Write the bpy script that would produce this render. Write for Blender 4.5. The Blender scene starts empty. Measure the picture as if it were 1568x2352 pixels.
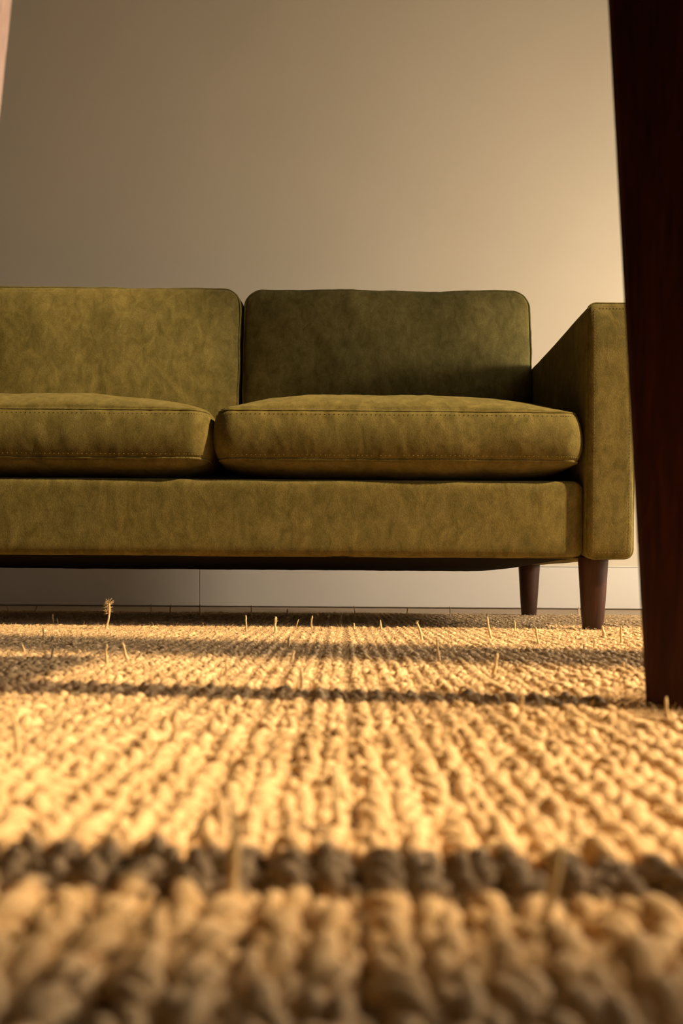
import bpy, bmesh, math, random
import numpy as np
from mathutils import Vector, Matrix, noise

random.seed(7)
rng = np.random.default_rng(7)
scene = bpy.context.scene
COL = scene.collection

# ------------------------------------------------------------------ camera
F_PX, CX, HY = 1990.0, 784.0, 1330.0      # focal length, axis and horizon in a 1568 x 2352 frame
CAM_Z = 0.091                              # height above the rug's surface (z = 0)
ROLL = math.radians(0.4)
cam_data = bpy.data.cameras.new('camera')
cam = bpy.data.objects.new('camera', cam_data)
COL.objects.link(cam)
cr, sr = math.cos(ROLL), math.sin(ROLL)
cam.matrix_world = Matrix(((cr, -sr, 0, 0), (0, 0, -1, 0), (sr, cr, 0, CAM_Z), (0, 0, 0, 1)))
cam_data.sensor_fit = 'VERTICAL'
cam_data.sensor_height = 36.0
cam_data.lens = F_PX / 2352.0 * 36.0
cam_data.shift_y = (HY - 1176.0) / 2352.0
cam_data.clip_start = 0.01
cam_data.dof.use_dof = True
cam_data.dof.focus_distance = 1.72
cam_data.dof.aperture_fstop = 7.0
scene.camera = cam

# ------------------------------------------------------------------ light
w = bpy.data.worlds.new('World')
scene.world = w
w.use_nodes = True
bg = w.node_tree.nodes['Background']
bg.inputs['Color'].default_value = (0.98, 0.93, 0.90, 1)
bg.inputs['Strength'].default_value = 2.6

sun_d = bpy.data.lights.new('low_sun', 'SPOT')       # the low sun beyond the window in the right wall
sun_d.energy = 5600
sun_d.color = (1.0, 0.73, 0.42)
sun_d.shadow_soft_size = 0.082
sun_d.spot_size = math.radians(60)
sun_d.spot_blend = 0.1
sun_o = bpy.data.objects.new('low_sun', sun_d)
SUN = Vector((4.9, -0.05, 5.0))
sun_o.location = SUN
sun_o.rotation_euler = (Vector((0.2, 0.9, 0.4)) - SUN).to_track_quat('-Z', 'Y').to_euler()
COL.objects.link(sun_o)

vs = scene.view_settings
scene.display_settings.display_device = 'sRGB'
vs.view_transform = 'Standard'
vs.look = 'None'
vs.exposure = 0.0
vs.gamma = 1.0
vs.use_curve_mapping = False
scene.cycles.max_bounces = 8
scene.cycles.diffuse_bounces = 5
scene.cycles.caustics_reflective = False
scene.cycles.caustics_refractive = False
scene.cycles.sample_clamp_indirect = 4.0

# ------------------------------------------------------------------ helpers
def link(o, parent=None):
    COL.objects.link(o)
    if parent is not None:
        o.parent = parent
    return o

def obj(name, bm, m, parent=None, smooth=True):
    me = bpy.data.meshes.new(name)
    bm.to_mesh(me)
    bm.free()
    if smooth:
        me.polygons.foreach_set('use_smooth', [True] * len(me.polygons))
    me.materials.append(m)
    return link(bpy.data.objects.new(name, me), parent)

def mesh_np(name, V, F, m, parent=None):
    """V (n,3), F (k,4) quads."""
    me = bpy.data.meshes.new(name)
    me.vertices.add(len(V))
    me.vertices.foreach_set('co', np.asarray(V, np.float32).ravel())
    k = len(F)
    me.loops.add(k * 4)
    me.loops.foreach_set('vertex_index', np.asarray(F, np.int32).ravel())
    me.polygons.add(k)
    me.polygons.foreach_set('loop_start', np.arange(0, k * 4, 4, dtype=np.int32))
    me.update(calc_edges=True)
    me.polygons.foreach_set('use_smooth', [True] * k)
    me.validate()
    me.materials.append(m)
    o = bpy.data.objects.new(name, me)
    return link(o, parent)

def empty(name, loc):
    o = bpy.data.objects.new(name, None)
    o.location = loc
    o.empty_display_size = 0.1
    return link(o)

def tag(o, label=None, cat=None, group=None, kind=None):
    if label: o['label'] = label
    if cat: o['category'] = cat
    if group: o['group'] = group
    if kind: o['kind'] = kind
    return o

def add_box(bm, x0, x1, y0, y1, z0, z1, bev=0.0):
    r = bmesh.ops.create_cube(bm, size=1.0)
    for v in r['verts']:
        v.co = Vector((x0 + (v.co.x + .5) * (x1 - x0), y0 + (v.co.y + .5) * (y1 - y0), z0 + (v.co.z + .5) * (z1 - z0)))
    if bev > 0:
        es = list({e for v in r['verts'] for e in v.link_edges})
        bmesh.ops.bevel(bm, geom=es, offset=bev, segments=3, affect='EDGES', profile=0.5)

def add_tube(bm, pts, rad, n=6, closed=False):
    """A tube along pts; rad a number or one per point."""
    pts = [Vector(p) for p in pts]
    k = len(pts)
    rr = rad if hasattr(rad, '__len__') else [rad] * k
    rings = []
    ref = None
    for i in range(k):
        a = pts[(i - 1) % k] if (closed or i > 0) else pts[i]
        b = pts[(i + 1) % k] if (closed or i < k - 1) else pts[i]
        t = (b - a).normalized()
        if ref is None:
            ref = t.orthogonal().normalized()
        ref = (ref - t * ref.dot(t)).normalized()
        bn = t.cross(ref)
        rings.append([bm.verts.new(pts[i] + (ref * math.cos(2 * math.pi * j / n) + bn * math.sin(2 * math.pi * j / n)) * rr[i]) for j in range(n)])
    for i in range(k if closed else k - 1):
        A, B = rings[i], rings[(i + 1) % k]
        for j in range(n):
            bm.faces.new((A[j], A[(j + 1) % n], B[(j + 1) % n], B[j]))
    if not closed:
        bm.faces.new(list(reversed(rings[0])))
        bm.faces.new(rings[-1])

def px_ray(x, y):
    u, v = (x - CX) / F_PX, (HY - y) / F_PX
    return u * cr - v * sr, u * sr + v * cr

def at(x, y, D):
    a, b = px_ray(x, y)
    return Vector((a * D, D, CAM_Z + b * D))

def on_rug(x, y, z=0.0):
    a, b = px_ray(x, y)
    D = (z - CAM_Z) / b
    return Vector((a * D, D, z))

# ------------------------------------------------------------------ materials
def new_mat(name):
    m = bpy.data.materials.new(name)
    m.use_nodes = True
    nt = m.node_tree
    return m, nt, nt.nodes['Principled BSDF']

def n_pos(nt, scale=(1, 1, 1)):
    g = nt.nodes.new('ShaderNodeNewGeometry')
    mp = nt.nodes.new('ShaderNodeMapping')
    mp.inputs['Scale'].default_value = scale
    nt.links.new(g.outputs['Position'], mp.inputs['Vector'])
    return mp.outputs['Vector']

def n_noise(nt, vec, scale, detail=3, rough=0.55, dist=0.0):
    n = nt.nodes.new('ShaderNodeTexNoise')
    n.inputs['Scale'].default_value = scale
    n.inputs['Detail'].default_value = detail
    n.inputs['Roughness'].default_value = rough
    n.inputs['Distortion'].default_value = dist
    nt.links.new(vec, n.inputs['Vector'])
    return n.outputs['Fac']

def n_ramp(nt, fac, stops):
    r = nt.nodes.new('ShaderNodeValToRGB')
    e = r.color_ramp.elements
    while len(e) < len(stops):
        e.new(0.5)
    for el, (p, c) in zip(e, stops):
        el.position = p
        el.color = (*c, 1)
    nt.links.new(fac, r.inputs['Fac'])
    return r.outputs['Color']

def n_mix(nt, fac, a, b, mode='MIX'):
    m = nt.nodes.new('ShaderNodeMix')
    m.data_type = 'RGBA'
    m.blend_type = mode
    for sock, val in ((m.inputs['Factor'], fac), (m.inputs[6], a), (m.inputs[7], b)):
        if hasattr(val, 'is_linked'):
            nt.links.new(val, sock)
        elif isinstance(val, tuple):
            sock.default_value = (*val, 1)
        else:
            sock.default_value = val
    return m.outputs[2]

def n_bump(nt, bsdf, h, strength, dist):
    b = nt.nodes.new('ShaderNodeBump')
    b.inputs['Strength'].default_value = strength
    b.inputs['Distance'].default_value = dist
    nt.links.new(h, b.inputs['Height'])
    nt.links.new(b.outputs['Normal'], bsdf.inputs['Normal'])

def suede():
    m, nt, b = new_mat('olive_suede')
    p = n_pos(nt)
    big = n_noise(nt, p, 9, 4, 0.6, 0.6)
    mid = n_noise(nt, n_pos(nt, (1, 1, 0.55)), 46, 4, 0.65, 0.8)
    fine = n_noise(nt, n_pos(nt, (1, 1, 0.4)), 900, 2, 0.6)
    c1 = n_ramp(nt, mid, [(0.30, (0.092, 0.074, 0.019)), (0.72, (0.182, 0.145, 0.047))])
    c2 = n_ramp(nt, big, [(0.3, (0.82, 0.84, 0.82)), (0.7, (1.08, 1.06, 1.0))])
    c = n_mix(nt, 1.0, c1, c2, 'MULTIPLY')
    c3 = n_ramp(nt, fine, [(0.3, (0.72, 0.72, 0.70)), (0.7, (1.25, 1.25, 1.2))])
    c = n_mix(nt, 1.0, c, c3, 'MULTIPLY')
    nt.links.new(c, b.inputs['Base Color'])
    b.inputs['Roughness'].default_value = 0.9
    b.inputs['Specular IOR Level'].default_value = 0.08
    b.inputs['Sheen Weight'].default_value = 0.12
    b.inputs['Sheen Roughness'].default_value = 0.5
    b.inputs['Sheen Tint'].default_value = (0.75, 0.66, 0.32, 1)
    n_bump(nt, b, fine, 0.35, 0.0012)
    return m

def plain(name, col, rough=0.6, spec=0.3):
    m, nt, b = new_mat(name)
    n = n_noise(nt, n_pos(nt), 60, 3)
    c = n_ramp(nt, n, [(0.25, tuple(0.88 * x for x in col)), (0.75, tuple(min(1, 1.08 * x) for x in col))])
    nt.links.new(c, b.inputs['Base Color'])
    b.inputs['Roughness'].default_value = rough
    b.inputs['Specular IOR Level'].default_value = spec
    return m

def wood(name, dark, light, rough=0.4, axis='z', spec=0.4):
    m, nt, b = new_mat(name)
    sc = {'z': (14, 14, 1.2), 'x': (1.2, 14, 14), 'y': (14, 1.2, 14)}[axis]
    g = n_noise(nt, n_pos(nt, sc), 6, 6, 0.65, 1.2)
    f = n_noise(nt, n_pos(nt, tuple(s * 3 for s in sc)), 14, 3)
    c = n_ramp(nt, g, [(0.3, dark), (0.7, light)])
    c = n_mix(nt, 1.0, c, n_ramp(nt, f, [(0.35, (0.8, 0.8, 0.8)), (0.65, (1.1, 1.1, 1.1))]), 'MULTIPLY')
    nt.links.new(c, b.inputs['Base Color'])
    b.inputs['Roughness'].default_value = rough
    b.inputs['Specular IOR Level'].default_value = spec
    n_bump(nt, b, f, 0.08, 0.0006)
    return m

def jute(name, lo, hi, rnd=True):
    m, nt, b = new_mat(name)
    strands = n_noise(nt, n_pos(nt, (1, 0.35, 1)), 700, 3, 0.6, 0.5)
    patch = n_noise(nt, n_pos(nt), 18, 3)
    c = n_ramp(nt, strands, [(0.25, lo), (0.75, hi)])
    c = n_mix(nt, 1.0, c, n_ramp(nt, patch, [(0.3, (0.88, 0.86, 0.83)), (0.7, (1.08, 1.07, 1.05))]), 'MULTIPLY')
    if rnd:
        g = nt.nodes.new('ShaderNodeNewGeometry')
        c = n_mix(nt, 1.0, c, n_ramp(nt, g.outputs['Random Per Island'], [(0.0, (0.74, 0.70, 0.64)), (0.5, (1.0, 0.99, 0.97)), (1.0, (1.18, 1.18, 1.18))]), 'MULTIPLY')
    nt.links.new(c, b.inputs['Base Color'])
    b.inputs['Roughness'].default_value = 0.85
    b.inputs['Specular IOR Level'].default_value = 0.12
    n_bump(nt, b, strands, 0.9, 0.0016)
    return m

def paint(name, col, rough=0.7, scale=250):
    m, nt, b = new_mat(name)
    n = n_noise(nt, n_pos(nt), scale, 3)
    l = n_noise(nt, n_pos(nt), 1.7, 3)
    c = n_ramp(nt, l, [(0.3, tuple(0.96 * x for x in col)), (0.7, tuple(1.02 * x for x in col))])
    nt.links.new(c, b.inputs['Base Color'])
    b.inputs['Roughness'].default_value = rough
    b.inputs['Specular IOR Level'].default_value = 0.2
    n_bump(nt, b, n, 0.06, 0.001)
    return m

M_SUEDE = suede()
M_THREAD = plain('olive_thread', (0.20, 0.158, 0.05), 0.8, 0.1)
M_DUST = plain('black_dust_cover', (0.012, 0.010, 0.008), 0.95, 0.05)
M_LEG = wood('espresso_wood', (0.020, 0.008, 0.0045), (0.058, 0.021, 0.010), 0.42, spec=0.25)
M_MAHOG = wood('mahogany_wood', (0.020, 0.005, 0.003), (0.050, 0.013, 0.006), 0.5, spec=0.12)
M_SUNLIT_LEG = wood('sunlit_leg_wood', (0.62, 0.40, 0.29), (0.80, 0.56, 0.43), 0.5)  # sunlight on the left table leg, painted in as a pale colour
M_JUTE = jute('jute_yarn', (0.52, 0.345, 0.17), (0.78, 0.56, 0.31))
M_JUTE2 = jute('jute_fuzz', (0.68, 0.50, 0.28), (0.88, 0.69, 0.43), False)
M_STRAW = jute('straw_fibre', (0.66, 0.48, 0.24), (0.82, 0.64, 0.36), False)
M_BACKING = plain('rug_backing', (0.20, 0.13, 0.07), 0.95, 0.05)
M_WALL = paint('greige_wall_paint', (0.68, 0.585, 0.425))
M_ROOM = paint('room_wall_paint', (0.14, 0.13, 0.115))
M_BASE = paint('white_baseboard_paint', (0.73, 0.665, 0.56), 0.5, 120)
M_FLOOR = wood('oak_floor', (0.34, 0.24, 0.14), (0.46, 0.34, 0.21), 0.5, 'x')
M_GROUND = plain('dark_paving', (0.10, 0.09, 0.08), 0.9, 0.1)
M_FRAME = paint('window_frame_paint', (0.7, 0.68, 0.63), 0.5)

def glass():
    m, nt, b = new_mat('window_glass')
    out = nt.nodes['Material Output']
    t = nt.nodes.new('ShaderNodeBsdfTransparent')
    g = nt.nodes.new('ShaderNodeBsdfGlossy')
    g.inputs['Roughness'].default_value = 0.02
    mx = nt.nodes.new('ShaderNodeMixShader')
    mx.inputs[0].default_value = 0.05
    nt.links.new(t.outputs[0], mx.inputs[1])
    nt.links.new(g.outputs[0], mx.inputs[2])
    nt.links.new(mx.outputs[0], out.inputs['Surface'])
    nt.nodes.remove(b)
    return m
M_GLASS = glass()

# ------------------------------------------------------------------ the room
FLOOR_Z = -0.0105
RX, LX, BY, NY, CZ = 1.9, -2.6, 3.06, -2.2, 3.05
W_Y0, W_Y1, W_Z0, W_Z1 = 0.123, 1.152, 0.12, 2.90       # the window in the right wall that lets the sun in
V_Y0, V_Y1, V_Z0, V_Z1 = 1.70, 2.80, 0.60, 1.75         # a lower unseen one, added to bring sky light to the back wall
MUL_Y, MUL_W = 0.645, 0.15

bm = bmesh.new(); add_box(bm, LX, RX, NY, BY, FLOOR_Z - 0.05, FLOOR_Z)
tag(obj('floor', bm, M_FLOOR, smooth=False), kind='structure')
bm = bmesh.new(); add_box(bm, LX - .15, RX + .15, NY - .15, BY + .15, CZ, CZ + 0.1)
tag(obj('ceiling', bm, M_ROOM, smooth=False), kind='structure')
bm = bmesh.new(); add_box(bm, LX - .15, RX + .15, BY, BY + .12, FLOOR_Z - 0.05, CZ)
tag(obj('wall_back', bm, M_WALL, smooth=False), kind='structure')
bm = bmesh.new(); add_box(bm, LX - .15, LX, NY, BY, FLOOR_Z - 0.05, CZ)
tag(obj('wall_left', bm, M_ROOM, smooth=False), kind='structure')
bm = bmesh.new(); add_box(bm, LX - .15, RX + .15, NY - .15, NY, FLOOR_Z - 0.05, CZ)
tag(obj('wall_front', bm, M_ROOM, smooth=False), kind='structure')
bm = bmesh.new()
T = 0.10
add_box(bm, RX, RX + T, NY, W_Y0, FLOOR_Z - 0.05, CZ)
add_box(bm, RX, RX + T, W_Y1, V_Y0, FLOOR_Z - 0.05, CZ)
add_box(bm, RX, RX + T, V_Y1, BY, FLOOR_Z - 0.05, CZ)
for y0, y1, z0, z1 in ((W_Y0, W_Y1, W_Z0, W_Z1), (V_Y0, V_Y1, V_Z0, V_Z1)):
    add_box(bm, RX, RX + T, y0, y1, FLOOR_Z - 0.05, z0)
    add_box(bm, RX, RX + T, y0, y1, z1, CZ)
tag(obj('wall_right', bm, M_WALL, smooth=False), kind='structure')

win = tag(empty('window_1', (RX, (W_Y0 + W_Y1) / 2, W_Z0)), kind='structure')
def child(name, bm, m, par, smooth=False):
    o = obj(name, bm, m, par, smooth)
    o.matrix_parent_inverse = Matrix.Translation(-par.location)
    return o
bm = bmesh.new()
add_box(bm, RX + .01, RX + .05, MUL_Y - MUL_W / 2, MUL_Y + MUL_W / 2, W_Z0, W_Z1)
child('mullion', bm, M_FRAME, win)
for ya, yb in ((W_Y0, MUL_Y - MUL_W / 2), (MUL_Y + MUL_W / 2, W_Y1)):
    bm = bmesh.new(); add_box(bm, RX + .026, RX + .030, ya, yb, W_Z0, W_Z1)
    child('pane', bm, M_GLASS, win)

win2 = tag(empty('fill_window', (RX, (V_Y0 + V_Y1) / 2, V_Z0)), kind='structure')
bm = bmesh.new(); add_box(bm, RX + .01, RX + .05, (V_Y0 + V_Y1) / 2 - .02, (V_Y0 + V_Y1) / 2 + .02, V_Z0, V_Z1)
child('mullion', bm, M_FRAME, win2)
for ya, yb in ((V_Y0, (V_Y0 + V_Y1) / 2 - .02), ((V_Y0 + V_Y1) / 2 + .02, V_Y1)):
    bm = bmesh.new(); add_box(bm, RX + .026, RX + .030, ya, yb, V_Z0, V_Z1)
    child('pane', bm, M_GLASS, win2)
# outdoors: an unseen wall added to keep sun off the second window, and the ground
bm = bmesh.new(); add_box(bm, RX + T, RX + T + 2.0, 1.28, 1.42, -0.3, 4.6)
tag(obj('sun_block_wall', bm, M_ROOM, smooth=False), kind='structure')
bm = bmesh.new(); add_box(bm, RX + T, RX + 14, -10, 14, -0.4, -0.3)
tag(obj('ground_outside', bm, M_GROUND, smooth=False), kind='structure')

def portal(y0, y1, z0, z1):
    por = bpy.data.lights.new('window_portal', 'AREA')
    por.shape = 'RECTANGLE'
    por.size, por.size_y = y1 - y0, z1 - z0
    por.cycles.is_portal = True
    po = link(bpy.data.objects.new('window_portal', por))
    po.location = (RX + T - 0.01, (y0 + y1) / 2, (z0 + z1) / 2)
    po.rotation_euler = Vector((-1, 0, 0)).to_track_quat('-Z', 'Z').to_euler()
    bx = po.rotation_euler.to_matrix() @ Vector((1, 0, 0))
    if abs(bx.y) < 0.5:
        por.size, por.size_y = z1 - z0, y1 - y0
portal(W_Y0, W_Y1, W_Z0, W_Z1)
portal(V_Y0, V_Y1, V_Z0, V_Z1)

# baseboard: two boards butted together behind the sofa
base = tag(empty('baseboard_back', (0, BY, FLOOR_Z)), kind='structure')
JX = at(459, 1350, BY).x
for xa, xb in ((LX, JX - 0.0008), (JX + 0.0008, RX)):
    bm = bmesh.new()
    add_box(bm, xa, xb, BY - 0.016, BY, FLOOR_Z + 0.004, 0.138, 0.002)
    child('board', bm, M_BASE, base)
bm = bmesh.new()
add_box(bm, LX, RX, BY - 0.010, BY, 0.1395, 0.1435, 0.001)
child('cap_strip', bm, M_BASE, base)
bm = bmesh.new(); add_box(bm, RX - 0.016, RX, W_Y1 + .05, BY - 0.02, FLOOR_Z, 0.138, 0.002)
tag(obj('baseboard_right', bm, M_BASE, smooth=False), kind='structure')

# ------------------------------------------------------------------ unseen lamp added right of the sofa to light the back wall
LAMP_L = 145.0
def glow():
    m, nt, b = new_mat('fill_lamp_glow')
    b.inputs['Base Color'].default_value = (0.8, 0.78, 0.72, 1)
    b.inputs['Emission Color'].default_value = (1.0, 0.89, 0.74, 1)
    b.inputs['Emission Strength'].default_value = LAMP_L
    return m
M_GLOW = glow()
M_BRASS = plain('dark_bronze', (0.10, 0.075, 0.045), 0.35, 0.5)
lamp = empty('fill_lamp', (1.66, 1.70, FLOOR_Z))
tag(lamp, 'unseen globe lamp added beyond the right end of the sofa to brighten the back wall', 'lamp')
bm = bmesh.new(); bmesh.ops.create_uvsphere(bm, u_segments=32, v_segments=20, radius=0.13)
o = obj('globe', bm, M_GLOW, lamp); o.location = (0, 0, 0.69)
bm = bmesh.new(); add_tube(bm, [(0, 0, 0.02), (0, 0, 0.54), (0, 0, 0.57), (0, 0, 0.575)], [0.009, 0.009, 0.03, 0.03], 20)
obj('stem', bm, M_BRASS, lamp)
bm = bmesh.new(); add_tube(bm, [(0, 0, 0.0), (0, 0, 0.012), (0, 0, 0.022), (0, 0, 0.026)], [0.13, 0.13, 0.11, 0.03], 40)
obj('foot', bm, M_BRASS, lamp)

# ------------------------------------------------------------------ sofa
def outline(a, b, r, n_side):
    """Unit data of a rounded rectangle: centre-rect corner point C and outward normal N, evenly spaced."""
    C, N = [], []
    segs = []
    ia, ib = a - r, b - r
    per = [(Vector((ia, -ib)), Vector((ia, ib)), 0.0), (Vector((ia, ib)), Vector((-ia, ib)), math.pi / 2),
           (Vector((-ia, ib)), Vector((-ia, -ib)), math.pi), (Vector((-ia, -ib)), Vector((ia, -ib)), 1.5 * math.pi)]
    step = n_side
    for p0, p1, ang in per:
        L = (p1 - p0).length
        k = max(2, int(L / step))
        for i in range(k):
            C.append(p0.lerp(p1, i / k)); N.append(Vector((math.cos(ang), math.sin(ang))))
        kc = max(5, int(r * math.pi / 2 / step))
        for i in range(kc):
            t = ang + (i / kc) * math.pi / 2
            C.append(p1.copy()); N.append(Vector((math.cos(t), math.sin(t))))
    return C, N

def ring_pt(C, N, a, b, r, d):
    if d <= r:
        return C + N * (r - d)
    fa = max(a - d, 0.0) / (a - r); fb = max(b - d, 0.0) / (b - r)
    return Vector((C.x * fa, C.y * fb))

def cushion(name, a, b, zt, zb, r, crown_t, crown_b, R_t, R_b, bulge, step, seed, wr=1.0, groove=0.003, parent=None, fine_b=True):
    """A boxed cushion lying in XY with seams at zt and zb; returns object and seam loops (top, bottom)."""
    C, N = outline(a, b, r, step)
    n = len(C)
    rings = []                         # (inset, z, weight of seam puckers)
    def crown(p, pw, H):
        return H * max(0.0, (1 - min(1, abs(p.x) / a) ** pw) * (1 - min(1, abs(p.y) / b) ** pw)) ** 0.62
    ds = [0.0025, 0.006, 0.011, 0.018, 0.027, 0.038, 0.052, 0.07, 0.09, 0.115, 0.145, 0.18, 0.22, 0.26, 0.3, 0.34]
    ds = [d for d in ds if d < b * 0.93] + [b]
    for d in reversed(ds):
        rings.append((d, zb, math.exp(-d / 0.02), -1))
    rings.append((groove, zb, 0.4, 0))
    kz = max(8, int((zt - zb) / (step * 1.2)))
    for i in range(kz + 1):
        t = i / kz
        z = zb + 0.002 + (zt - zb - 0.004) * t
        rings.append((-bulge * math.sin(math.pi * t) ** 0.7 if 0 < t < 1 else 0.0, z, max(math.exp(-t * (zt - zb) / 0.022), math.exp(-(1 - t) * (zt - zb) / 0.022)), 0))
    rings.append((groove, zt, 0.4, 0))
    for d in ds:
        rings.append((d, zt, math.exp(-d / 0.02), 1))
    bm = bmesh.new()
    W = []
    vr = []
    for d, z, wgt, cap in rings:
        row = []
        for c, nn in zip(C, N):
            p = ring_pt(c, nn, a, b, r, d)
            zz = z if cap == 0 else z + crown(p, R_t, crown_t) if cap > 0 else z - crown(p, R_b, crown_b)
            row.append(bm.verts.new((p.x, p.y, zz)))
            W.append((wgt, Vector((0, 0, float(cap))) if cap else Vector((nn.x, nn.y, 0))))
        vr.append(row)
    for i in range(len(vr) - 1):
        A, B = vr[i], vr[i + 1]
        for j in range(n):
            k = (j + 1) % n
            bm.faces.new((A[j], A[k], B[k], B[j]))
    off = Vector((seed * 7.31, seed * 3.7, seed * 1.9))
    mv = []
    for v, (wgt, vn) in zip(bm.verts, W):
        p = v.co
        q = p + off
        broad = noise.noise(q * 5.5) * 0.0040 + noise.noise(q * 15) * 0.0016
        along = noise.noise(Vector((q.x * 62 + q.z * 14, q.y * 62, q.z * 16 + 5))) + 0.5 * noise.noise(Vector((q.x * 120, q.y * 120, q.z * 30)))
        mask = max(0.0, noise.noise(q * 7 + Vector((9, 2, 4))) + 0.15)
        crease = -abs(noise.noise(Vector((q.x * 22 + q.z * 13, q.y * 22, q.z * 7)))) * mask * 0.0048
        mv.append(vn * (wr * (broad + along * wgt * 0.0011 + crease * (0.3 + 0.7 * (1 - wgt)))))
    for v, m_ in zip(bm.verts, mv):
        v.co += m_
    loops = []
    for z in (zt, zb):
        k = min(range(len(rings)), key=lambda i: abs(rings[i][1] - z) + (10 if abs(rings[i][0] - groove) > 1e-6 else 0))
        loops.append([(vv.co.copy(), Vector((nn.x, nn.y, 0))) for vv, nn in zip(vr[k], N)])
    inner = [[(vr[i][j].co.copy()) for j in range(n)] for i in range(len(vr))]
    bmesh.ops.remove_doubles(bm, verts=bm.verts[:], dist=2e-5)
    bmesh.ops.dissolve_degenerate(bm, edges=bm.edges[:], dist=1e-6)
    o = obj(name, bm, M_SUEDE, parent)
    return o, loops, inner, rings, N

def piping(parent, loop, rad=0.0028, out=0.0018):
    bm = bmesh.new()
    add_tube(bm, [p + nn * out for p, nn in loop], rad, 6, True)
    return obj('piping', bm, M_SUEDE, parent)

def stitching(parent, ring, N, zoff=0.0, gap=0.0046, ln=0.0030, lift=0.0006, keep=lambda p, n: True):
    """Short thread dashes following one ring of a cushion."""
    bm = bmesh.new()
    acc = 0.0
    n = len(ring)
    for j in range(n):
        a, b = ring[j], ring[(j + 1) % n]
        L = (b - a).length
        acc += L
        if acc >= gap:
            acc = 0.0
            nn = Vector((N[j].x, N[j].y, 0))
            if not keep(a, nn): continue
            t = (b - a).normalized()
            c = a + nn * lift + Vector((0, 0, zoff))
            up = t.cross(nn).normalized()
            q = [c - t * ln / 2, c + up * 0.0009 , c + t * ln / 2, c - up * 0.0009]
            vs_ = [bm.verts.new(p) for p in q]
            top = bm.verts.new(c + nn * 0.0011)
            for k in range(4):
                bm.faces.new((vs_[k], top, vs_[(k + 1) % 4]))
    o = obj('stitching', bm, M_THREAD, parent)
    return o

SX0, SX1 = -0.925, 0.446          # inside faces of the arms
MIDX = -0.2395                     # gap between the two seats
SY = 1.585                         # front of the base
SOFA = empty('sofa', (MIDX, 1.99, 0.0))
tag(SOFA, 'low olive green suede two-seat sofa on short dark tapered legs against the wall', 'sofa')
PINV = Matrix.Translation(-SOFA.location)
def sofa_part(o, mat):
    o.parent = SOFA
    o.matrix_world = mat
    o.matrix_parent_inverse = PINV
    o.matrix_basis = mat

# base rail: its own XY plane becomes the sofa's XZ plane, thickness becomes depth
UP = Matrix(((1, 0, 0, 0), (0, 0, 1, 0), (0, 1, 0, 0), (0, 0, 0, 1)))     # local z -> world y (mirrored)
UPR = Matrix(((1, 0, 0, 0), (0, 0, -1, 0), (0, 1, 0, 0), (0, 0, 0, 1)))   # local z -> world -y (towards camera)
bw, bh = (SX1 - SX0) / 2 - 0.001, (0.2745 - 0.132) / 2
o, lp, inner, rg, NN = cushion('base', bw, bh, 0.365, -0.37, 0.020, 0.014, 0.004, 12, 12, 0.0, 0.007, 11, 0.30, 0.0)
sofa_part(o, Matrix.Translation(((SX0 + SX1) / 2, SY + 0.38, 0.132 + bh)) @ UPR)

# seat cushions
SEAT = [(SX0 + 0.004, MIDX - 0.006, 3), (MIDX + 0.006, SX1 - 0.006, 5)]
for xa, xb, seed in SEAT:
    a = (xb - xa) / 2 - 0.004
    o, lp, inner, rg, NN = cushion('seat_cushion', a, 0.325, 0.3975, 0.309, 0.034, 0.060, 0.036, 3.4, 4.5, 0.010, 0.0042, seed, 1.35)
    sofa_part(o, Matrix.Translation(((xa + xb) / 2, 1.568 + 0.335, 0.0)))
    piping(o, lp[0], 0.0022, 0.0012)
    piping(o, lp[1], 0.0026, 0.0016)
    kt = min(range(len(rg)), key=lambda i: abs(rg[i][1] - 0.3910) + (9 if rg[i][0] > 0 else 0))
    kb = min(range(len(rg)), key=lambda i: abs(rg[i][1] - 0.3150) + (9 if rg[i][0] > 0 else 0))
    front = lambda p, nn: nn.y < 0.3
    stitching(o, inner[kt], NN, keep=front)
    stitching(o, inner[kb], NN, keep=front)

# back cushions
BACK = [(SX0 + 0.004, MIDX - 0.002, 21, 0.0), (MIDX + 0.002, SX1 + 0.0, 24, 0.006)]
for xa, xb, seed, dy in BACK:
    a = (xb - xa) / 2 - 0.003
    zh = 0.192
    o, lp, inner, rg, NN = cushion('back_cushion', a, zh, 0.045, -0.05, 0.042, 0.034, 0.03, 3.0, 3, 0.006, 0.0055, seed, 1.35)
    tilt = Matrix.Rotation(math.radians(-8), 4, 'X')
    sofa_part(o, Matrix.Translation(((xa + xb) / 2, 2.085 + dy, 0.584)) @ tilt @ UPR)
    piping(o, lp[0], 0.0030, 0.0022)
    piping(o, lp[1], 0.0030, 0.0022)

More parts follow.
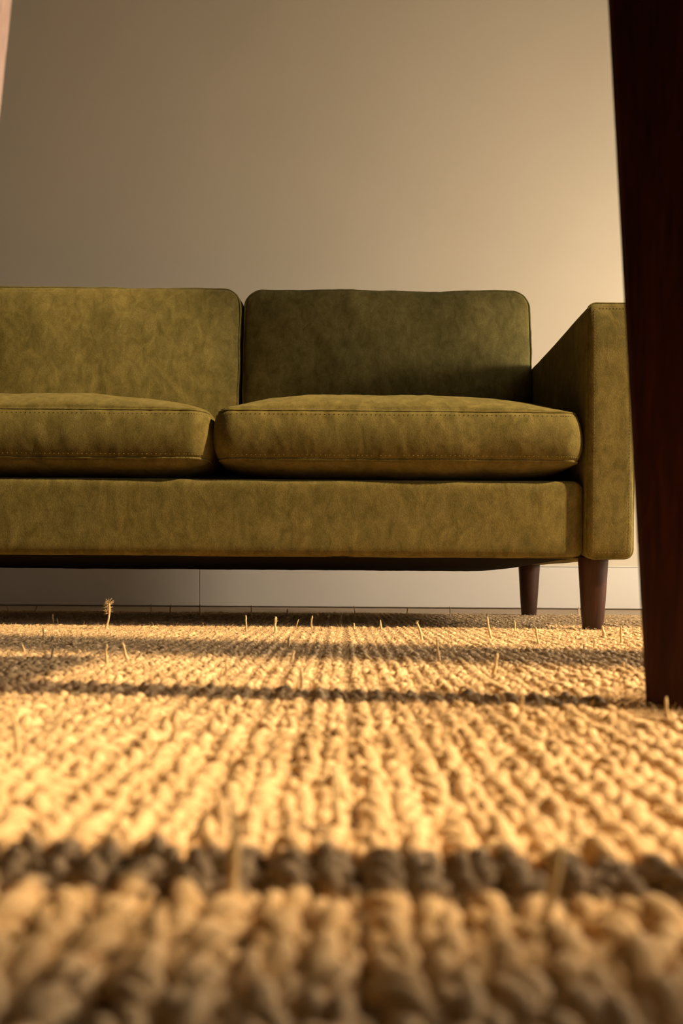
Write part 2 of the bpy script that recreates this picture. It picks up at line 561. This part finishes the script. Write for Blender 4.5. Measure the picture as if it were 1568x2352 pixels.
# arms
for s, xa, xb in ((1, SX1, SX1 + 0.087), (-1, SX0 - 0.087, SX0)):
    a, hh = (xb - xa) / 2, (0.599 - 0.1315) / 2
    # narrow axis must be the second one: lay the arm's height along local x
    o, lp, inner, rg, NN = cushion('armrest', hh, a, 0.40, -0.40, 0.016, 0.010, 0.010, 8, 8, 0.0, 0.006, 31 + s, 0.40, 0.0015)
    A = Matrix(((0, 1, 0, 0), (0, 0, -1, 0), (1, 0, 0, 0), (0, 0, 0, 1)))  # local x -> z, y -> x, z -> -y
    A = Matrix(((0, -1, 0, 0), (0, 0, -1, 0), (1, 0, 0, 0), (0, 0, 0, 1)))
    sofa_part(o, Matrix.Translation(((xa + xb) / 2, SY + 0.40, 0.1315 + hh)) @ A)
    piping(o, lp[0], 0.0024, 0.0004)
    k0 = max(range(len(rg)), key=lambda i: rg[i][1] + (0 if 0.006 < rg[i][0] < 0.012 and rg[i][1] > 0 else -9))
    bmk = [p for p in inner[k0]]
    bm = bmesh.new()
    acc = 0.0
    for j in range(len(bmk)):
        p, q = bmk[j], bmk[(j + 1) % len(bmk)]
        acc += (q - p).length
        if acc > 0.0046:
            acc = 0.0
            t = (q - p).normalized(); up = Vector((0, 0, 1)); sd = t.cross(up)
            c = p + up * 0.0004
            vs_ = [bm.verts.new(v) for v in (c - t * .0015, c + sd * .0008, c + t * .0015, c - sd * .0008)]
            top = bm.verts.new(c + up * 0.0011)
            for k in range(4):
                bm.faces.new((vs_[k], vs_[(k + 1) % 4], top))
    obj('stitching', bm, M_THREAD, o)

# frame behind the cushions
o, lp, inner, rg, NN = cushion('backrest_frame', bw, (0.59 - 0.28) / 2, 0.06, -0.06, 0.02, 0.008, 0.008, 8, 8, 0.0, 0.02, 41, 0.2, 0.0)
sofa_part(o, Matrix.Translation(((SX0 + SX1) / 2, 2.32, 0.28 + 0.155)) @ UPR)

# sagging black dust cover under the seat
bm = bmesh.new()
nx, ny = 120, 24
gx0, gx1, gy0, gy1 = SX0 + 0.005, SX1 - 0.005, SY + 0.012, 2.34
gv = []
for i in range(nx + 1):
    row = []
    for j in range(ny + 1):
        u, v = i / nx, j / ny
        x, y = gx0 + (gx1 - gx0) * u, gy0 + (gy1 - gy0) * v
        ex = min(1.0, (gx1 - x) / 0.16, (x - gx0) / 0.16)
        sag = 0.0225 * math.sin(math.pi * min(1, v * 1.02)) ** 0.7 * (1 - (1 - max(0, ex)) ** 2)
        z = 0.1335 - sag - 0.0015 * noise.noise(Vector((x * 9, y * 4, 1))) - 0.0010 * noise.noise(Vector((x * 40, y * 40, 3)))
        row.append(bm.verts.new((x, y, z)))
    gv.append(row)
for i in range(nx):
    for j in range(ny):
        bm.faces.new((gv[i][j], gv[i][j + 1], gv[i + 1][j + 1], gv[i + 1][j]))
o = obj('dust_cover', bm, M_DUST)
sofa_part(o, Matrix.Identity(4))
md = o.modifiers.new('thick', 'SOLIDIFY'); md.thickness = 0.0015

# turned legs
def turned_leg(h, r_top, r_bot):
    bm = bmesh.new()
    prof = [(r_bot * 0.86, 0.0), (r_bot * 0.97, 0.0015), (r_bot, 0.004)]
    for i in range(1, 9):
        t = i / 8
        prof.append((r_bot + (r_top - r_bot) * (t ** 0.86), 0.004 + (h - 0.006) * t))
    prof += [(r_top * 0.985, h)]
    nseg = 32
    rows = [[bm.verts.new((r * math.cos(2 * math.pi * k / nseg), r * math.sin(2 * math.pi * k / nseg), z)) for k in range(nseg)] for r, z in prof]
    for A, B in zip(rows, rows[1:]):
        for k in range(nseg):
            bm.faces.new((A[k], A[(k + 1) % nseg], B[(k + 1) % nseg], B[k]))
    bm.faces.new(list(reversed(rows[0]))); bm.faces.new(rows[-1])
    return bm
leg0 = obj('leg', turned_leg(0.140, 0.0278, 0.0190), M_LEG)
spots = [(0.4715, 1.625), (0.488, 2.255), (-0.953, 1.625), (-0.967, 2.255)]
for i, (x, y) in enumerate(spots):
    lo = leg0 if i == 0 else link(leg0.copy())
    sofa_part(lo, Matrix.Translation((x, y, -0.0045)))

# ------------------------------------------------------------------ table the camera looks out from under
TX0, TX1, TY0, TY1, TZ = -0.47, 0.452, 0.06, 0.845, 0.72
table = empty('table', (0.0, 0.45, 0.0))
tag(table, 'dark mahogany table on splayed tapered legs, one leg crossing the right foreground', 'table')
TINV = Matrix.Translation(-table.location)
def table_part(name, bm, m, smooth=False):
    o = obj(name, bm, m, table, smooth)
    o.matrix_parent_inverse = TINV
    return o
bm = bmesh.new(); add_box(bm, TX0, TX1, TY0, TY1, TZ - 0.028, TZ, 0.006)
table_part('tabletop', bm, M_MAHOG)
def table_leg(xi0, slope, w0, w1, y0, d0, d1, side, turn=0):
    """xi0: inner edge at the foot; the leg leans inwards by slope per metre of height."""
    bm = bmesh.new()
    H = TZ - 0.028
    rows = []
    for k in range(9):
        t = k / 8
        z = -0.0045 + (H + 0.0045) * t
        xi = xi0 - side * slope * z
        ww = w0 + (w1 - w0) * t; dd = d0 + (d1 - d0) * t
        xo = xi + side * ww
        c = 0.0035
        lo_, hi_ = min(xi, xo), max(xi, xo)
        ya, yb = y0, y0 + dd
        P = [(lo_ + c, ya), (hi_ - c, ya), (hi_, ya + c), (hi_, yb - c), (hi_ - c, yb), (lo_ + c, yb), (lo_, yb - c), (lo_, ya + c)]
        ct, st = math.cos(math.radians(turn)), math.sin(math.radians(turn))
        P = [(xi + (x - xi) * ct + (y - y0) * st, y0 - (x - xi) * st + (y - y0) * ct) for x, y in P]
        rows.append([bm.verts.new((x, y, z)) for x, y in P])
    for A, B in zip(rows, rows[1:]):
        for k in range(8):
            bm.faces.new((A[k], A[(k + 1) % 8], B[(k + 1) % 8], B[k]))
    bm.faces.new(list(reversed(rows[0]))); bm.faces.new(rows[-1])
    return bm
table_part('leg', table_leg(0.2218, 0.061, 0.046, 0.072, 0.630, 0.048, 0.06, 1, 22), M_MAHOG)
pl = table_part('leg', table_leg(-0.3125, 0.09, 0.046, 0.072, 0.630, 0.048, 0.06, -1), M_SUNLIT_LEG)
pl['label'] = 'table leg with sunlight painted in as pale pink, top left corner'
table_part('leg', table_leg(0.2218, 0.061, 0.040, 0.060, 0.240, 0.034, 0.04, 1), M_MAHOG)
table_part('leg', table_leg(-0.290, 0.09, 0.040, 0.060, 0.240, 0.034, 0.04, -1), M_MAHOG)
for x0, x1, y0, y1 in ((-0.23, 0.185, 0.645, 0.665), (-0.23, 0.185, 0.25, 0.27), (0.19, 0.21, 0.28, 0.63), (-0.262, -0.242, 0.28, 0.63)):
    bm = bmesh.new(); add_box(bm, x0, x1, y0, y1, TZ - 0.098, TZ - 0.028, 0.002)
    table_part('apron', bm, M_MAHOG)

# ------------------------------------------------------------------ rug
RX0, RX1, RY0, RY1 = -1.45, 1.20, -0.25, 2.325
rug = empty('rug', (0, 1.1, FLOOR_Z))
tag(rug, 'chunky woven jute rug with stray fibres covering the floor in front of the sofa', 'rug')
RINV = Matrix.Translation(-rug.location)
bm = bmesh.new(); add_box(bm, RX0, RX1, RY0, RY1, FLOOR_Z, -0.0085)
o = obj('backing', bm, M_BACKING, rug, False); o.matrix_parent_inverse = RINV

PX, PY = 0.0150, 0.0185
def stitch_geo(nr, ns, plies, slant, hh, twist, ph, L=0.026, seed=0):
    """One plump yarn loop of the weave: an arch along y made of twisted plies."""
    V, F = [], []
    base_i = 0
    rs = random.Random(seed)
    for pli in range(plies):
        th0 = ph + 2 * math.pi * pli / plies
        off = 0.0036 if plies > 1 else 0.0
        pr = {1: 0.0068, 2: 0.0046, 3: 0.0038}[plies] * rs.uniform(0.85, 1.12)
        for i in range(nr):
            s = -1 + 2 * i / (nr - 1)
            env = max(0.12, math.cos(s * math.pi / 2) ** 0.45)
            y = s * L / 2
            z = -0.0095 + hh * math.cos(s * math.pi / 2) ** 0.8
            x = slant * s
            th = th0 + twist * s
            x += off * math.cos(th) * (0.6 + 0.4 * env); z += 0.75 * off * math.sin(th) * env
            r = pr * (0.55 + 0.45 * env) * (1 + 0.10 * math.sin(5.0 * s + 2 * th0))
            tz = -hh * math.sin(s * math.pi / 2) * 1.2
            ta = math.atan2(tz, L / 2)
            for j in range(ns):
                a = 2 * math.pi * j / ns
                dx, dn = math.cos(a) * r, math.sin(a) * r * 0.92
                V.append((x + dx, y - dn * math.sin(ta), z + dn * math.cos(ta)))
        for i in range(nr - 1):
            for j in range(ns):
                k = (j + 1) % ns
                F.append((base_i + i * ns + j, base_i + i * ns + k, base_i + (i + 1) * ns + k, base_i + (i + 1) * ns + j))
        base_i += nr * ns
    return np.array(V), np.array(F)

def variants(nr, ns, plies, n):
    out = []
    for q in range(n):
        rs = random.Random(100 + q)
        out.append(stitch_geo(nr, ns, plies, rs.uniform(0.001, 0.0065), rs.uniform(0.0042, 0.0078), rs.uniform(1.6, 2.7), rs.uniform(0, 6.28), rs.uniform(0.026, 0.032), q))
    return out
V_HI, V_MD, V_LO = variants(10, 7, 3, 10), variants(7, 5, 3, 10), variants(5, 5, 1, 6)

cells = []
ncol = int((RX1 - RX0) / PX); nrow = int((RY1 - RY0) / PY)
for c in range(ncol):
    xo = rng.normal(0, 0.0006)
    sgn = 1 if c % 2 else -1
    for r_ in range(nrow):
        x = RX0 + (c + .5) * PX + xo + rng.normal(0, 0.0007)
        y = RY0 + (r_ + .5 + 0.5 * (c % 2)) * PY + rng.normal(0, 0.0012)
        if y > RY1 - 0.008: continue
        sc = 1 + rng.normal(0, 0.12)
        rot = rng.normal(0, 0.24)
        cells.append((x, y, sc, rot, sgn))
cells.sort(key=lambda q: q[1])
feet = [(x, y, 0.021, 0.021) for x, y in spots] + [(0.255, 0.648, 0.046, 0.046), (-0.335, 0.654, 0.027, 0.028), (0.243, 0.257, 0.024, 0.021), (-0.31, 0.257, 0.024, 0.021)]
def pressed(x, y):
    """the pile lies flat under a foot"""
    return any(abs(x - a) < rx + 0.010 and abs(y - b) < ry + 0.016 for a, b, rx, ry in feet)

near_meshes = []
parts_n = 0
acc = {'hi': ([], [], 0), 'md': ([], [], 0), 'lo': ([], [], 0)}
AV, AF, AN = [], [], 0
for (x, y, sc, rot, sgn) in cells:
    flat = pressed(x, y)
    half = 0.394 * y
    inside = abs(x) < half + 0.03 and y > 0.160
    if inside and parts_n < 300 and not flat:
        q = random.randrange(10)
        if not near_meshes:
            near_meshes = []
            for V, F in V_HI:
                t_ = mesh_np('stitch', V, F, M_JUTE, rug)
                near_meshes.append(t_.data)
                bpy.data.objects.remove(t_)
        so = bpy.data.objects.new('stitch', near_meshes[q])
        link(so, rug)
        so.matrix_parent_inverse = RINV
        so.location = (x, y, 0)
        so.rotation_euler = (0, 0, rot)
        so.scale = (sgn, 1, sc)
        parts_n += 1
        continue
    if abs(x) < half + 0.12 and 0.10 < y:
        V, F = random.choice(V_HI if y < 0.5 else V_MD)
    else:
        V, F = random.choice(V_LO)
    c_, s_ = math.cos(rot), math.sin(rot)
    vx = V[:, 0] * sgn
    W_ = np.stack([x + vx * c_ - V[:, 1] * s_, y + vx * s_ + V[:, 1] * c_, -0.0088 + (V[:, 2] + 0.012) * 0.20 if flat else (V[:, 2] + (sc - 1) * 0.006) * (1 - 0.3 * min(1, max(0, (y - 0.8) / 0.5)))], 1)
    AV.append(W_); AF.append(F + AN); AN += len(V)
o = mesh_np('weave', np.concatenate(AV), np.concatenate(AF), M_JUTE, rug)
o.matrix_parent_inverse = RINV
o['kind'] = 'stuff'

# short fuzz all over the yarn
def fuzz(name, n, y0, y1, lmin, lmax, rad, mat):
    ys = y0 + (y1 - y0) * rng.random(n) ** 0.75
    xs = (rng.random(n) * 2 - 1) * (0.394 * ys + 0.14)
    ln = lmin + (lmax - lmin) * rng.random(n) ** 2.2
    az = rng.random(n) * 2 * np.pi
    up = 0.15 + 0.85 * rng.random(n)
    bend = rng.normal(0, 0.6, n)
    k = 4
    P = np.zeros((n, k, 3), np.float32)
    R = np.zeros((n, k), np.float32)
    z0 = -0.004 + 0.003 * rng.random(n)
    for i in range(k):
        t = i / (k - 1)
        a = az + bend * t
        h = ln * t * np.sqrt(1 - np.clip(up, 0, 1) ** 2 + 1e-4)
        P[:, i, 0] = xs + np.cos(a) * h
        P[:, i, 1] = ys + np.sin(a) * h
        P[:, i, 2] = z0 + ln * up * t * (1 - 0.35 * t)
        R[:, i] = rad * (1 - 0.75 * t)
    hc = bpy.data.hair_curves.new(name)
    hc.add_curves([k] * n)
    hc.attributes['position'].data.foreach_set('vector', P.ravel())
    ra = hc.attributes.get('radius') or hc.attributes.new('radius', 'FLOAT', 'POINT')
    ra.data.foreach_set('value', R.ravel())
    hc.materials.append(mat)
    o = bpy.data.objects.new(name, hc)
    link(o, rug)
    o.matrix_parent_inverse = RINV
    o['kind'] = 'stuff'
    return o
fuzz('yarn_fuzz', 190000, 0.45, RY1 - 0.02, 0.004, 0.013, 0.00030, M_JUTE2)
fuzz('far_fuzz', 110000, 1.0, RY1 - 0.02, 0.004, 0.011, 0.00034, M_JUTE2)
fuzz('stray_hairs', 5000, 0.9, 1.72, 0.008, 0.022, 0.00034, M_JUTE2)
fuzz('near_fuzz', 40000, 0.14, 0.75, 0.003, 0.008, 0.00016, M_JUTE2)

# loose fibres standing out of the weave: x of foot, y of foot, x of tip, y of tip, width in pixels
FIB = [
 (240, 1445, 250, 1383, 6), (124, 1433, 121, 1410, 5), (133, 1434, 131, 1420, 4), (100, 1473, 99, 1441, 5),
 (60, 1500, 50, 1478, 7), (119, 1511, 124, 1487, 7), (249, 1527, 245, 1478, 7), (294, 1517, 281, 1476, 8),
 (565, 1451, 564, 1413, 5), (634, 1450, 634, 1417, 7), (680, 1441, 686, 1422, 3), (717, 1441, 717, 1414, 5),
 (663, 1487, 664, 1459, 6), (663, 1519, 675, 1494, 8), (693, 1579, 690, 1527, 9), (517, 1540, 520, 1526, 6),
 (815, 1446, 813, 1431, 6), (877, 1446, 873, 1424, 6), (970, 1470, 957, 1428, 7), (1011, 1519, 1003, 1464, 8),
 (1129, 1467, 1118, 1416, 7), (1182, 1449, 1182, 1426, 4), (1238, 1479, 1230, 1440, 6), (1386, 1465, 1382, 1437, 8),
 (1427, 1478, 1425, 1437, 6), (1363, 1488, 1365, 1468, 5), (1339, 1502, 1339, 1478, 4), (1130, 1549, 1142, 1500, 10),
 (1160, 1618, 1155, 1592, 10), (1193, 1650, 1199, 1593, 10), (1340, 1622, 1365, 1608, 9), (1433, 1537, 1430, 1519, 7),
 (42, 1735, 27, 1628, 14), (400, 1708, 404, 1648, 14), (790, 1905, 765, 1760, 22), (525, 2050, 530, 1825, 30),
 (1258, 2115, 1290, 1935, 32), (1033, 1414, 1032, 1392, 4), (458, 1414, 459, 1388, 4), (392, 1411, 393, 1386, 4),
 (577, 1417, 577, 1390, 4), (661, 1414, 660, 1397, 4), (346, 1408, 347, 1386, 3), (75, 1408, 86, 1391, 4), (20, 1406, 15, 1391, 3),
 (1328, 1412, 1329, 1393, 5), (1310, 1413, 1309, 1406, 3), (816, 1409, 812, 1391, 3), (933, 1409, 937, 1393, 3), (1540, 1650, 1530, 1600, 8),
]
def fibre(xb, yb, xt, yt, wpx, bend=0.0):
    b = on_rug(xb, yb + 2, -0.001)
    a_, b_ = px_ray(xt, yt)
    D = b.y + random.uniform(-0.004, 0.004)
    tip = Vector((a_ * D, D, CAM_Z + b_ * D))
    rad = 0.5 * wpx * b.y / F_PX * 1.0
    bm = bmesh.new()
    k = 9
    side = Vector((1, random.uniform(-.6, .6), 0)).normalized() * (tip - b).length * random.uniform(-0.08, 0.08)
    b = b + Vector((0, 0, -0.004))
    pts, rr = [], []
    for i in range(k):
        t = i / (k - 1)
        pts.append(b.lerp(tip, t) + side * math.sin(math.pi * t) + Vector((noise.noise(Vector((xb, t * 5, 1))), 0, 0)) * rad * 0.5)
        rr.append(rad * (1.0 + 0.12 * math.sin(9 * t + xb) - 0.35 * t) * (0.45 if i == k - 1 else 1))
    add_tube(bm, pts, rr, 7)
    return bm, pts, rad
for i, f in enumerate(FIB):
    bm, pts, rad = fibre(*f)
    if i == 0 or f[:2] in ((634, 1450), (970, 1470)):
        nb = 110 if i == 0 else 24
        mag = 0.012 if i == 0 else 0.005
        for _ in range(nb):
            t = random.uniform(0.62, 1.0) if i == 0 else random.uniform(.7, 1)
            p = pts[0].lerp(pts[-1], t)
            d = Vector((random.gauss(0, 1), random.gauss(0, 1), random.gauss(0.5, 0.8))).normalized()
            L = mag * random.uniform(0.3, 1.0)
            add_tube(bm, [p, p + d * L * .6 + Vector((0, 0, .0006)), p + d * L], [0.0004, 0.0003, 0.00015], 3)
    o = obj('loose_fibre', bm, M_STRAW, rug)
    o.matrix_parent_inverse = RINV
    if i == 0:
        o['label'] = 'tall loose fibre with a frayed bushy tip'
